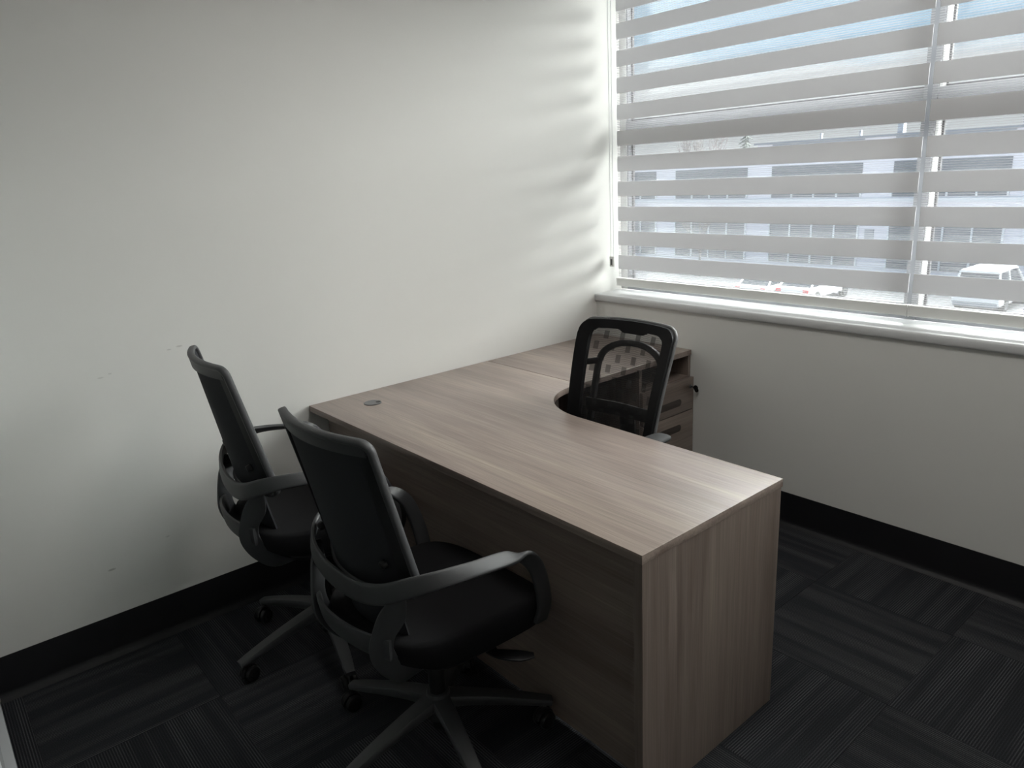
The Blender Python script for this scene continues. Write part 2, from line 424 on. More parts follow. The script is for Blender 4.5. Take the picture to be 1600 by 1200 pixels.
def grid_shell(bm, fn, nu, nv, thick):
    """open surface fn(u,v)->Vector given thickness along -normal"""
    b2 = bmesh.new()
    vs = [[b2.verts.new(fn(i / nu, j / nv)) for j in range(nv + 1)] for i in range(nu + 1)]
    for i in range(nu):
        for j in range(nv): b2.faces.new((vs[i][j], vs[i + 1][j], vs[i + 1][j + 1], vs[i][j + 1]))
    bmesh.ops.recalc_face_normals(b2, faces=b2.faces[:])
    if thick: bmesh.ops.solidify(b2, geom=b2.faces[:], thickness=thick)
    merge(bm, b2)

def rrect(rx, rz, n_side=10, n_arc=8):
    """closed loop of a rounded rectangle, -1..1 in both directions, corner radii rx, rz"""
    out = []
    for q in range(4):
        cx = (1 - rx) * (1, -1, -1, 1)[q]; cz = (1 - rz) * (1, 1, -1, -1)[q]
        for k in range(n_arc + 1):
            a = PI / 2 * (q + k / n_arc)
            out.append((cx + rx * math.cos(a), cz + rz * math.sin(a)))
        a, b = out[-1], None
        qn = (q + 1) % 4
        cx = (1 - rx) * (1, -1, -1, 1)[qn]; cz = (1 - rz) * (1, 1, -1, -1)[qn]
        b = (cx + rx * math.cos(PI / 2 * qn), cz + rz * math.sin(PI / 2 * qn))
        for k in range(1, n_side): out.append((a[0] + (b[0] - a[0]) * k / n_side, a[1] + (b[1] - a[1]) * k / n_side))
    return out

def obj(name, bm, mat, parent=None, smooth=38, loc=None, **props):
    if smooth:
        lim = math.radians(smooth)
        for f in bm.faces: f.smooth = True
        for e in bm.edges:
            if len(e.link_faces) == 2 and e.calc_face_angle(0) > lim: e.smooth = False
    me = bpy.data.meshes.new(name); bm.to_mesh(me); bm.free()
    me.materials.append(M[mat] if isinstance(mat, str) else mat)
    o = bpy.data.objects.new(name, me); COL.objects.link(o)
    if parent is not None: o.parent = parent
    if loc is not None: o.location = loc
    for k, v in props.items(): o[k] = v
    return o

def thing(name, label, cat, loc=(0, 0, 0), rz=0.0, group=None):
    o = bpy.data.objects.new(name, None); COL.objects.link(o)
    o.empty_display_size = 0.1
    o.location = loc; o.rotation_euler = (0, 0, rz)
    o['label'] = label; o['category'] = cat
    if group: o['group'] = group
    return o

def struct(name, bm, mat, parent=None, **kw):
    o = obj(name, bm, mat, parent, **kw)
    if parent is None: o['kind'] = 'structure'
    return o

# ================================================================== THE ROOM
XF = -2.925          # inner face of the front (door) partition
YR = -3.30           # inner face of the wall out of frame on the right
HC = 2.75            # ceiling
SILL, HEAD = 0.965, 2.60

bm = B(); box(bm, -4.6, 0.0, YR, 0.0, -0.25, -0.006); floor = struct('floor', bm, 'sub', smooth=0)
# carpet tiles, 50 cm, quarter-turned
tile_me = None
gx0, gy0 = -0.365, -2.005
for i in range(-9, 2):
    for j in range(-4, 5):
        x0 = gx0 + i * 0.5; y0 = gy0 + j * 0.5
        ax, bx = max(x0, -4.6), min(x0 + 0.5, -0.002); ay, by = max(y0, YR), min(y0 + 0.5, -0.002)
        if bx - ax < 0.02 or by - ay < 0.02: continue
        full = bx - ax > 0.499 and by - ay > 0.499
        cx, cy = (ax + bx) / 2, (ay + by) / 2
        turn = (i + j) % 2 == 1
        hx, hy = (bx - ax) / 2 - 0.0002, (by - ay) / 2 - 0.0002
        if not turn: hx, hy = hy, hx
        if full and tile_me:
            o = bpy.data.objects.new('carpet_tile', tile_me); COL.objects.link(o); o.parent = floor
        else:
            t = B(); box(t, -hx, hx, -hy, hy, -0.006, 0.0, 0.0008, 1)
            o = obj('carpet_tile', t, 'carpet', floor, smooth=0)
            if full: tile_me = o.data
        o.location = (cx, cy, 0); o.rotation_euler = (0, 0, 0 if turn else PI / 2)

bm = B(); box(bm, -4.6, 0.24, YR - 0.12, 0.15, HC, HC + 0.15); struct('ceiling', bm, 'ceil', smooth=0)
bm = B(); box(bm, -4.6, 0.30, 0.0, 0.15, -0.25, HC); struct('wall_left', bm, 'wallm', smooth=0)
bm = B()
box(bm, 0.0, 0.30, YR, 0.0, -0.25, 0.925)
box(bm, 0.0, 0.30, YR, 0.0, HEAD, HC)
box(bm, 0.0, 0.30, YR, -3.14, 0.925, HEAD)
struct('wall_right', bm, 'wall', smooth=0)
bm = B(); box(bm, -4.6, 0.30, YR - 0.12, YR, -0.25, HC); struct('wall_back', bm, 'wall', smooth=0)
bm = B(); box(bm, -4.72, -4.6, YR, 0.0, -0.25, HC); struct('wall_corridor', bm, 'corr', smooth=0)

# cove base: 6 inch black rubber
cove = [(0, 0), (0.024, 0.0), (0.021, 0.004), (0.013, 0.009), (0.007, 0.017), (0.0045, 0.03), (0.004, 0.150), (0.003, 0.155), (0, 0.155)]
bm = B(); extrude_profile(bm, cove, (XF + 0.002, 0, 0), (0, -1, 0), (0, 0, 1), (1, 0, 0), -XF - 0.004)
struct('baseboard_left', bm, 'cove', smooth=50)
bm = B(); extrude_profile(bm, cove, (0, YR, 0), (-1, 0, 0), (0, 0, 1), (0, 1, 0), -YR - 0.005)
struct('baseboard_right', bm, 'cove', smooth=50)

# window: frame at x 0.20..0.28
win = bpy.data.objects.new('window_1', None); COL.objects.link(win); win['kind'] = 'structure'
FX0, FX1 = 0.20, 0.27
MUL = [(-1.562, -1.512)]
def fbox(name, *a, bev=0.003, mat='frame_grey'):
    t = B(); box(t, *a, bev); return obj(name, t, mat, win)
fbox('jamb', FX0, FX1, -0.045, -0.001, SILL, HEAD - 0.001, mat='jambm')
fbox('jamb', FX0, FX1, -3.139, -3.09, SILL, HEAD - 0.001)
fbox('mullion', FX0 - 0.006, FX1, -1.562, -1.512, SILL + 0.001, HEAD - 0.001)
fbox('frame_rail', FX0, FX1 - 0.002, -3.09, -0.045, SILL, SILL + 0.05)
fbox('frame_rail', FX0, FX1 - 0.002, -3.09, -0.045, HEAD - 0.05, HEAD - 0.002)
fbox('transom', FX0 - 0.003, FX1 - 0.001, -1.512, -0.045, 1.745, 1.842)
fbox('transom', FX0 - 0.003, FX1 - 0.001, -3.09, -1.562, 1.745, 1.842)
fbox('glazing_bead', FX0 + 0.004, FX1 - 0.030, -1.575, -1.562, SILL + 0.052, HEAD - 0.052, mat='alu')  # pale strip added for the sky-lit side of the mullion
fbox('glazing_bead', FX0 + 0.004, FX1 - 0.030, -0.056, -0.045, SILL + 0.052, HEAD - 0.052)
for ya, yb in ((-1.512, -0.056), (-3.09, -1.575)):
    for za, zb in ((SILL + 0.05, 1.745), (1.842, HEAD - 0.05)):
        t = B()
        for a in ((ya, ya + 0.008, za, zb), (yb - 0.008, yb, za, zb), (ya, yb, za, za + 0.008), (ya, yb, zb - 0.008, zb)):
            box(t, 0.232, 0.246, *a)
        obj('gasket', t, 'gasket', win, smooth=0)
        t = B(); box(t, 0.236, 0.242, ya + 0.002, yb - 0.002, za + 0.002, zb - 0.002)
        obj('pane', t, 'glass', win, smooth=0)
# sill board with a rounded nose
sp = [(0.20, 0.927), (0.20, 0.965), (-0.006, 0.965), (-0.013, 0.962), (-0.016, 0.955), (-0.016, 0.934), (-0.013, 0.928), (-0.008, 0.926)]
bm = B(); extrude_profile(bm, sp, (0, -3.14, 0), (1, 0, 0), (0, 0, 1), (0, 1, 0), 3.139)
obj('window_sill', bm, 'sill', win, smooth=50)

# glazed aluminium partition the camera stands in the doorway of
part = bpy.data.objects.new('wall_front', None); COL.objects.link(part); part['kind'] = 'structure'
def pbox(name, mat, *a, bev=0.002):
    t = B(); box(t, *a, bev); return obj(name, t, mat, part)
PX0, PX1 = XF - 0.06, XF
pbox('base_channel', 'partition', PX0, PX1, -1.95, -0.05, 0.0, 0.10)
pbox('head_channel', 'partition', PX0, PX1, YR, -0.002, 2.42, 2.50)
pbox('post', 'partition', PX0, PX1, -0.05, -0.002, 0.0, 2.42)
pbox('post', 'partition', PX0, PX1, -2.00, -1.95, 0.0, 2.42)
pbox('post', 'partition', PX0, PX1, YR + 0.002, YR + 0.06, 0.0, 2.42)
pbox('bulkhead', 'wall', PX0, PX1, YR, -0.002, 2.50, HC, bev=0)
pbox('pane', 'glass', XF - 0.035, XF - 0.025, -1.95, -0.05, 0.10, 2.42, bev=0)

# glowing fill panel added under the ceiling out of view, no fitting of this room
def led_panel(label, x, y, strength):
    t = thing('ceiling_light', label, 'lamp', (x, y, HC))
    q = B(); box(q, -0.30, 0.30, -0.60, 0.60, -0.012, -0.0005, 0.002, 1); obj('frame', q, 'rail', t)
    q = B(); box(q, -0.28, 0.28, -0.58, 0.58, -0.014, -0.0115)
    m, nt, b = new_mat('led_diffuser'); b.inputs['Base Color'].default_value = (0.9, 0.9, 0.9, 1)
    b.inputs['Emission Color'].default_value = (1.0, 0.97, 0.92, 1); b.inputs['Emission Strength'].default_value = strength
    obj('diffuser', q, m, t)
led_panel('dimmed flat panel light in the ceiling, above the desk', -1.36, -1.74, 6.0)

# ================================================================== BLINDS
BX = 0.115
def blind(name, label, y0, y1, chain):
    """zebra roller blind; bands and voile strips hang in the plane x = BX between y0 (left) and y1"""
    t = thing(name, label, 'blind', (BX, (y0 + y1) / 2, 1.02))
    w = abs(y1 - y0) / 2
    top = 2.50
    ztops = [1.1625 + 0.1264 * k for k in range(11)]
    prev = 1.040
    for zt in ztops:
        zb = zt - 0.0735
        q = B()
        # each band a slightly pillowed strip
        prof = [(-0.0015, zb - 1.02), (-0.0030, zb - 1.02 + 0.012), (-0.0034, (zb + zt) / 2 - 1.02), (-0.0030, zt - 1.02 - 0.012), (-0.0015, zt - 1.02),
                (0.0010, zt - 1.02), (0.0010, zb - 1.02)]
        extrude_profile(q, prof, (0, -w, 0), (1, 0, 0), (0, 0, 1), (0, 1, 0), 2 * w)
        obj('fabric_band', q, 'band', t, smooth=60)
        if zb > prev:
            q = B(); 
            b2 = q
            v = [b2.verts.new((0, yy, zz - 1.02)) for yy, zz in ((-w, prev), (w, prev), (w, zb), (-w, zb))]
            b2.faces.new(v)
            obj('sheer_strip', q, 'sheer', t, smooth=0)
        prev = zt
    q = B(); box(q, -0.013, 0.013, -w - 0.004, w + 0.004, -0.022, 0.021, 0.005); rl = obj('bottom_rail', q, 'rail', t)
    for s in (-1, 1):
        q = B(); box(q, -0.0145, 0.0145, s * (w + 0.0035) - 0.003, s * (w + 0.0035) + 0.003, -0.0235, 0.0225, 0.003); obj('end_cap', q, 'rail', rl)
    q = B(); box(q, -0.045, 0.045, -w - 0.008, w + 0.008, top - 1.02 - 0.025, top - 1.02 + 0.075, 0.008); obj('cassette', q, 'rail', t)
    if chain:
        cy = w + 0.026
        q = B()
        for dy in (-0.010, 0.010):
            cyl(q, (-0.022, cy + dy, 0.125), (-0.022, cy + dy, top - 1.02), 0.0011, seg=6)
            z = 0.13
            while z < top - 1.03:
                b2 = bmesh.new(); bmesh.ops.create_icosphere(b2, subdivisions=1, radius=0.0026, matrix=Matrix.Translation((-0.022, cy + dy, z))); merge(q, b2)
                z += 0.0068
        obj('bead_chain', q, 'chain', t, kind='stuff')
        q = B(); box(q, -0.030, -0.014, cy - 0.015, cy + 0.015, 0.080, 0.136, 0.004); tn = obj('chain_tensioner', q, 'rail', t)
        q = B(); box(q, -0.0312, -0.029, cy - 0.006, cy + 0.006, 0.090, 0.122, 0.0005); obj('slot', q, 'grey', tn)
    return t
blind('zebra_blind', 'wide white zebra roller blind at the left, with a bead chain', -0.060, -1.558, True)
blind('zebra_blind', 'second white zebra roller blind, right of the narrow gap beside the window post', -1.574, -3.085, False)

# ================================================================== DESK
DT, DB = 0.745, 0.720
desk = thing('corner_desk', 'wood-grain corner desk with curved inner cutout, beside the two black guest chairs', 'desk', (-1.4, -0.9, 0))
DO = Vector((-1.4, -0.9, 0))
def dsk(name, bm, mat, parent=desk, **kw):
    bmesh.ops.translate(bm, vec=-DO, verts=bm.verts[:])
    return obj(name, bm, mat, parent, **kw)
arc = [(-0.82 + 0.270 * math.cos(a), -0.93 + 0.30 * math.sin(a)) for a in [PI / 2 + PI / 2 * k / 20 for k in range(21)]]
poly = [(-1.709, -0.003), (-1.709, -1.752), (-1.096, -1.752)] + arc[::-1] + [(-0.776, -0.630), (-0.776, -0.003)]
bm = B(); prism(bm, poly, DB, DT, 0.0012); dsk('desktop', bm, 'woody', smooth=30)
bm = B(); box(bm, -1.706, -1.100, -1.750, -1.723, 0.001, DB, 0.0008, 1); dsk('end_panel', bm, 'woodz')
bm = B(); box(bm, -1.636, -1.617, -1.723, -0.008, 0.012, DB, 0.0008, 1); dsk('modesty_panel', bm, 'woody')
bm = B(); box(bm, -1.617, -0.790, -0.036, -0.010, 0.012, DB, 0.0008, 1); dsk('back_panel', bm, 'woodx')
bm = B(); box(bm, -0.806, -0.780, -0.50, -0.036, 0.001, DB, 0.0008, 1); dsk('support_panel', bm, 'woodz')
gx, gy = -1.512, -0.176
bm = B()
prof_r = [(0.036, 0.0), (0.036, 0.0018), (0.033, 0.0032), (0.029, 0.0030)]
b2 = bmesh.new(); n = 40; rings = []
for r_, z_ in prof_r: rings.append([b2.verts.new((gx + r_ * math.cos(2 * PI * k / n), gy + r_ * math.sin(2 * PI * k / n), DT + z_)) for k in range(n)])
for a, c in zip(rings, rings[1:]):
    for k in range(n): b2.faces.new((a[k], a[(k + 1) % n], c[(k + 1) % n], c[k]))
b2.faces.new(rings[-1]); b2.faces.new(rings[0][::-1]); merge(bm, b2)
gr = dsk('grommet', bm, 'grey', label='round dark grey cable grommet')
bm = B(); so = [(gx + 0.016 + 0.014 * math.cos(a) * (1.0 if math.cos(a) > 0 else 0.5), gy - 0.012 + 0.010 * math.sin(a)) for a in [2 * PI * k / 20 for k in range(20)]]
prism(bm, so, DT + 0.0026, DT + 0.0034); dsk('cable_slot', bm, 'tyre', gr)

ret = thing('return_desk', 'short wood-grain desk return running along the wall to the window corner', 'desk', (-0.39, -0.31, 0))
DO = Vector((-0.39, -0.31, 0))
bm = B(); box(bm, -0.7745, -0.004, -0.630, -0.003, DB, DT, 0.0012, 1); dsk('desktop', bm, 'woody', ret, smooth=30)
bm = B(); box(bm, -0.770, -0.395, -0.036, -0.010, 0.012, DB, 0.0008, 1); dsk('back_panel', bm, 'woodx', ret)

ped = thing('drawer_pedestal', 'wood-grain drawer pedestal with open shelf and key, under the return', 'cabinet', (-0.195, -0.32, 0))
DO = Vector((-0.195, -0.32, 0))
bm = B(); box(bm, -0.024, -0.006, -0.626, -0.040, 0.0, 0.7195, 0.0006, 1); dsk('side_panel', bm, 'woodz', ped)
bm = B(); box(bm, -0.388, -0.370, -0.626, -0.040, 0.0, 0.7195, 0.0006, 1); dsk('side_panel', bm, 'woodz', ped)
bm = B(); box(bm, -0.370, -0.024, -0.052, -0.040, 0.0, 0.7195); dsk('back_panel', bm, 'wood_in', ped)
bm = B(); box(bm, -0.370, -0.024, -0.622, -0.052, 0.600, 0.618, 0.0006, 1); dsk('shelf', bm, 'woodx', ped)
bm = B(); box(bm, -0.370, -0.024, -0.600, -0.052, 0.012, 0.030); dsk('bottom_panel', bm, 'woodx', ped)
for za, zb, nm in ((0.451, 0.612, 'drawer'), (0.022, 0.447, 'drawer')):
    bm = B(); box(bm, -0.387, -0.004, -0.646, -0.628, za, zb, 0.0015, 2); dr = dsk(nm, bm, 'woodx', ped)
    zc = 0.505 if za > 0.3 else 0.375
    bm = B()
    pill = [(-0.195 + (0.075 if math.cos(a) > 0 else -0.075) + 0.018 * math.cos(a), zc + 0.018 * math.sin(a)) for a in [2 * PI * (k + .5) / 20 for k in range(20)]]
    b2 = bmesh.new()
    prism(b2, pill, 0.0, 0.0022, 0.0008)
    bmesh.ops.transform(b2, matrix=Matrix(((1, 0, 0, 0), (0, 0, -1, -0.646), (0, 1, 0, 0), (0, 0, 0, 1))), verts=b2.verts[:])
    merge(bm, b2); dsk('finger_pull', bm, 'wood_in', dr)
    if za > 0.3:
        bm = B(); cyl(bm, (-0.030, -0.645, 0.568), (-0.030, -0.652, 0.568), 0.010, seg=20, bev=0.001)
        lk = dsk('lock', bm, 'metal', dr)
        bm = B(); box(bm, -0.0315, -0.0285, -0.668, -0.651, 0.565, 0.571)
        cyl(bm, (-0.0325, -0.677, 0.566), (-0.0275, -0.677, 0.566), 0.013, seg=18, bev=0.0008)
        cyl(bm, (-0.018, -0.672, 0.550), (-0.013, -0.672, 0.550), 0.011, seg=18, bev=0.0008)
        cyl(bm, (-0.030, -0.677, 0.558), (-0.016, -0.673, 0.556), 0.0015, seg=8)
        dsk('key', bm, 'plastic2', dr, label='black-headed keys hanging in the drawer lock')

# ================================================================== CHAIR BASES
def caster(parent, x, y, swivel, z0=0.0):
    c = math.cos(swivel); s = math.sin(swivel)
    mt = Matrix.Translation((x, y, z0)) @ Matrix.Rotation(swivel, 4, 'Z')
    q = B()
    b2 = bmesh.new()
    # hood and stem
    cyl(b2, (0, 0, 0.050), (0, 0, 0.078), 0.0055, seg=10)
    hood = [Vector((-0.018 + 0.030 * math.cos(a), 0, 0.029 + 0.030 * math.sin(a))) for a in [math.radians(d) for d in range(-10, 171, 20)]]
    sweep(b2, hood, Vector((0, 1, 0)), 0.016, 0.007, n=8)
    box(b2, -0.024, 0.006, -0.006, 0.006, 0.026, 0.056, 0.002, 1)
    merge(q, b2, mt)
    k = obj('caster', q, 'plastic2', parent)
    for sgn in (-1, 1):
        q = B(); b2 = bmesh.new()
        cyl(b2, (-0.018, sgn * 0.0085, 0.0285), (-0.018, sgn * 0.0245, 0.0285), 0.0285, 0.0262, seg=24, bev=0.004)
        cyl(b2, (-0.018, sgn * 0.023, 0.0285), (-0.018, sgn * 0.0262, 0.0285), 0.013, 0.012, seg=16)
        merge(q, b2, mt); obj('wheel', q, 'plastic2', k)

def star_base(t, rot, R=0.325, swivels=None, zt=0.108):
    q = B()
    cyl(q, (0, 0, 0.090), (0, 0, zt + 0.064), 0.046, 0.034, seg=28, bev=0.006)
    obj('base_hub', q, 'plastic', t)
    for k in range(5):
        a = rot + k * 2 * PI / 5
        d = Vector((math.cos(a), math.sin(a), 0))
        q = B()
        pts = [d * r + Vector((0, 0, z)) for r, z in ((0.026, 0.142), (0.10, 0.132), (0.20, 0.112), (0.29, 0.090), (R + 0.012, 0.078))]
        pts = spline(pts, 3)
        n = len(pts)
        w = [0.058 - 0.026 * i / (n - 1) for i in range(n)]; h = [0.040 - 0.020 * i / (n - 1) for i in range(n)]
        side = Vector((-d.y, d.x, 0))
        sweep(q, pts, side, w, h, n=12, power=4.5)
        leg = obj('base_leg', q, 'plastic', t)
        caster(leg, d.x * R, d.y * R, (swivels[k] if swivels else a + 2.2 + 1.1 * k))

def gas_lift(t, z1, zt=0.126):
    q = B()
    cyl(q, (0, 0, 0.05), (0, 0, z1 - 0.085), 0.025, seg=24, bev=0.002)
    cyl(q, (0, 0, z1 - 0.09), (0, 0, z1), 0.014, seg=20)
    obj('gas_cylinder', q, 'plastic2', t)

# ================================================================== GUEST CHAIRS
def seat_bm(x0, x1, hw, zt, zb, front_drop=0.022, dish=0.010, nx=26, ny=22, pw=4.5, rear_lift=0.0, rear_taper=0.05):
    """upholstered pad on a superellipse outline, dished top and waterfall front"""
    q = B()
    cx, hx = (x0 + x1) / 2, (x1 - x0) / 2
    na, layers = 48, []
    def outline(a, k):
        c, s = math.cos(a), math.sin(a)
        X = math.copysign(abs(c) ** (2 / pw), c); Y = math.copysign(abs(s) ** (2 / pw), s)
        taper = 1 - rear_taper * (0.5 - 0.5 * X) ** 1.5
        return cx + X * hx * k, Y * hw * taper * k
    def drop(x): 
        f = max(0, (x - (cx + hx * 0.35)) / (hx * 0.65)); return front_drop * f * f
    th = zt - zb
    rows = [(0.90, 0.0), (0.965, 0.10), (0.995, 0.42), (1.0, 0.72), (0.985, 0.90), (0.955, 1.0), (0.90, 1.0), (0.75, 0.97)]
    b2 = bmesh.new(); rings = []
    for k, h in rows:
        ring = []
        for i in range(na):
            a = 2 * PI * i / na; x, y = outline(a, k)
            rr = max(0, (cx - 0.1 * hx - x) / (0.9 * hx))
            z = zb + th * h - drop(x) * (0.4 + 0.6 * h) + rear_lift * rr * rr * (1 - 0.75 * h)
            ring.append(b2.verts.new((x, y, z)))
        rings.append(ring)
    for k in (0.55, 0.3):
        ring = []
        for i in range(na):
            a = 2 * PI * i / na; x, y = outline(a, k)
            ring.append(b2.verts.new((x, y, zt - drop(x) - dish * (1 - k) ** 1.2)))
        rings.append(ring)
    for a, c in zip(rings, rings[1:]):
        for i in range(na): b2.faces.new((a[i], a[(i + 1) % na], c[(i + 1) % na], c[i]))
    b2.faces.new(rings[0][::-1]); b2.faces.new(rings[-1])
    bmesh.ops.recalc_face_normals(b2, faces=b2.faces[:])
    merge(q, b2); return q

def guest_chair(label, loc, rz, dz, base_rot, swivels):
    t = thing('guest_chair', label, 'chair', loc, rz, 'black guest chairs in front of the desk')
    up = Vector((0, 0, dz))
    star_base(t, base_rot, swivels=swivels)
    gas_lift(t, 0.345 + dz)
    def put(name, q, mat, parent=t, **kw):
        bmesh.ops.translate(q, vec=up, verts=q.verts[:]); return obj(name, q, mat, parent, **kw)
    # mechanism and levers
    q = B(); box(q, -0.11, 0.13, -0.080, 0.080, 0.335, 0.405, 0.012); cyl(q, (0, 0, 0.315), (0, 0, 0.345), 0.034, seg=20)
    mech = put('mechanism', q, 'plastic2')
    q = B(); cyl(q, (0.06, -0.06, 0.372), (0.075, -0.19, 0.362), 0.005, seg=10)
    sweep(q, spline([(0.050, -0.180, 0.366), (0.070, -0.215, 0.362), (0.105, -0.255, 0.358), (0.135, -0.278, 0.356)], 4), Vector((0.8, 0.6, 0)), lerp_list([0.016, 0.040, 0.046, 0.022], 4), lerp_list([0.010, 0.010, 0.009, 0.006], 4), n=10)
    put('lever', q, 'plastic2', mech)
    q = B(); cyl(q, (0.12, 0, 0.365), (0.165, 0, 0.365), 0.024, seg=16, bev=0.003)
    put('tension_knob', q, 'metal', mech)
    # seat
    put('seat', seat_bm(-0.235, 0.276, 0.262, 0.502, 0.406, 0.040, 0.012, rear_lift=0.050, rear_taper=0.16), 'seatf', smooth=60)
    put('seat_pan', seat_bm(-0.150, 0.235, 0.225, 0.415, 0.384, 0.034, 0.0, rear_taper=0.12), 'plastic2', smooth=60)
    # back: pane curved in plan, leaning back
    zb_, zt_ = 0.640, 1.070
    HW = 0.216
    def bk(s, z, off=0.0):   # s -1..1 across, off = towards the rear in metres
        k = (z - 0.485) / 0.585
        x = -0.200 - 0.100 * k + (0.085 - 0.043 * k) * abs(s) ** 2.0
        return Vector((x - off, s * HW, z))
    zc_, hz = (zb_ + zt_) / 2, (zt_ - zb_) / 2
    loop = [(c_, zc_ + hz * d_) for c_, d_ in rrect(0.13, 0.11)]
    pts = [bk(s * 0.968, zc_ + (z - zc_) * 0.98) for s, z in loop]
    q = B()
    sweep(q, pts, [Vector((1, -0.30 * s, 0.25)) for s, z in loop], 0.022, 0.014, n=10, closed=True, power=3.5)
    fr = put('back_frame', q, 'plastic', smooth=50)
    # mesh panel between the frame sides
    q = B(); grid_shell(q, lambda u, v: bk(-0.95 + 1.9 * u, zb_ + 0.010 + (zt_ - zb_ - 0.020) * v, 0.002), 20, 14, 0.004)
    put('mesh_panel', q, 'fabric', smooth=60)
    # flat border on the rear of the frame: head band and side bands
    def strip(name, s0, s1, z0, z1, nu, nv, off, mat='plastic'):
        q = B(); grid_shell(q, lambda u, v: bk(s0 + (s1 - s0) * u, z0 + (z1 - z0) * v, off), nu, nv, 0.006)
        return put(name, q, mat, fr, smooth=60)
    strip('head_band', -0.93, 0.93, zt_ - 0.038, zt_ - 0.005, 24, 3, 0.010)
    strip('side_band', 0.83, 0.96, zb_ + 0.03, zt_ - 0.036, 3, 14, 0.008, 'plastic2')
    strip('side_band', -0.96, -0.83, zb_ + 0.03, zt_ - 0.036, 3, 14, 0.008, 'plastic2')
    for sg in (-1, 1):       # pivot knobs low on the sides
        p = bk(sg * 0.70, 0.735, 0.006)
        q = B(); cyl(q, p, p + Vector((-0.014, 0, -0.003)), 0.013, 0.010, seg=16, bev=0.002)
        put('pivot_knob', q, 'plastic2', fr)
    # arm ring: one ribbon from the right front strut round the back to the left front strut
    half = [  # x, |y|, z, width, thick, side vector (x, y_out, z)
        (0.176, 0.266, 0.440, 0.050, 0.016, (1, 0, 0.15)),
        (0.180, 0.279, 0.490, 0.050, 0.016, (1, 0, 0.15)),
        (0.168, 0.286, 0.560, 0.048, 0.016, (1, 0, 0.25)),
        (0.143, 0.290, 0.630, 0.046, 0.015, (0.9, 0.15, 0.45)),
        (0.103, 0.292, 0.674, 0.044, 0.015, (0.5, 0.6, 0.5)),
        (0.050, 0.292, 0.690, 0.046, 0.015, (0.05, 1.0, -0.40)),
        (-0.060, 0.292, 0.706, 0.042, 0.015, (0, 0.85, -0.65)),
        (-0.150, 0.270, 0.708, 0.044, 0.015, (0.0, 0.55, -0.95)),
        (-0.208, 0.226, 0.693, 0.050, 0.014, (-0.10, 0.2, -1)),
        (-0.244, 0.165, 0.668, 0.054, 0.013, (-0.10, 0.06, -1)),
        (-0.258, 0.085, 0.650, 0.056, 0.013, (-0.08, 0, -1)),
    ]
    full = [(x, -y, z, w, th, (sx, -sy, sz)) for x, y, z, w, th, (sx, sy, sz) in half] + [(-0.262, 0.0, 0.646, 0.056, 0.013, (-0.08, 0, -1))] + \
           [(x, y, z, w, th, (sx, sy, sz)) for x, y, z, w, th, (sx, sy, sz) in half[::-1]]
    NS = 6
    P = spline([a[:3] for a in full], NS); W = lerp_list([a[3] for a in full], NS); T = lerp_list([a[4] for a in full], NS)
    sv = [Vector(a[5]).normalized() for a in full]
    for i in range(1, len(sv)):
        if sv[i].dot(sv[i - 1]) < 0: sv[i] = -sv[i]
    SV = spline(sv, NS)
    q = B(); sweep(q, P, SV, W, T, n=14, power=4.0); ring = put('arm_ring', q, 'plastic', smooth=50)
    # rear yoke: lower band across the back, side bars up to the ring and forward under the seat
    q = B()
    low = spline([(-0.240, -0.172, 0.515), (-0.266, -0.12, 0.522), (-0.280, -0.06, 0.525), (-0.284, 0, 0.526), (-0.280, 0.06, 0.525), (-0.266, 0.12, 0.522), (-0.240, 0.172, 0.515)], 5)
    sweep(q, low, Vector((-0.15, 0, 1)), 0.066, 0.013, n=12, power=4.0)
    for sg in (-1, 1):
        bar = spline([(-0.214, sg * 0.203, 0.672), (-0.230, sg * 0.182, 0.612), (-0.250, sg * 0.162, 0.556), (-0.252, sg * 0.150, 0.500),
                      (-0.222, sg * 0.146, 0.440), (-0.170, sg * 0.135, 0.390), (-0.090, sg * 0.100, 0.366), (-0.020, sg * 0.070, 0.364)], 5)
        ww = lerp_list([0.026, 0.066, 0.058, 0.062, 0.060, 0.052, 0.044, 0.040], 5)
        sd = spline([(0.8, sg * 0.5, 0.1), (0.8, sg * 0.5, 0.15), (0.8, sg * 0.5, 0.2), (0.8, sg * 0.45, 0.35), (0.8, sg * 0.40, 0.45), (0.7, sg * 0.4, 0.6), (0.4, sg * 0.8, 0.3), (0.2, sg * 0.9, 0)], 5)
        sweep(q, bar, sd, ww, 0.013, n=12, power=4.0)
    put('rear_yoke', q, 'plastic', smooth=50)
    # padded panel closing the gap between ring and yoke
    q = B(); grid_shell(q, lambda u, v: bk(-0.66 + 1.32 * u, 0.475 + 0.185 * v, 0.0), 14, 8, 0.006)
    put('lumbar_panel', q, 'fabric', smooth=60)
    return t

guest_chair('black mesh-back guest chair nearest the camera, in front of the middle of the desk', (-1.937, -1.170, 0), 0.04, 0.0,
            math.radians(111.5) - 0.04, [0.0, 2.6, 4.0, 0.0, 1.0])
guest_chair('black mesh-back guest chair close to the left wall, set higher than the other', (-1.950, -0.482, 0), -0.118, 0.054,
            math.radians(111) + 0.118, [0.5, 3.6, -PI / 2, 1.0, 2.0])

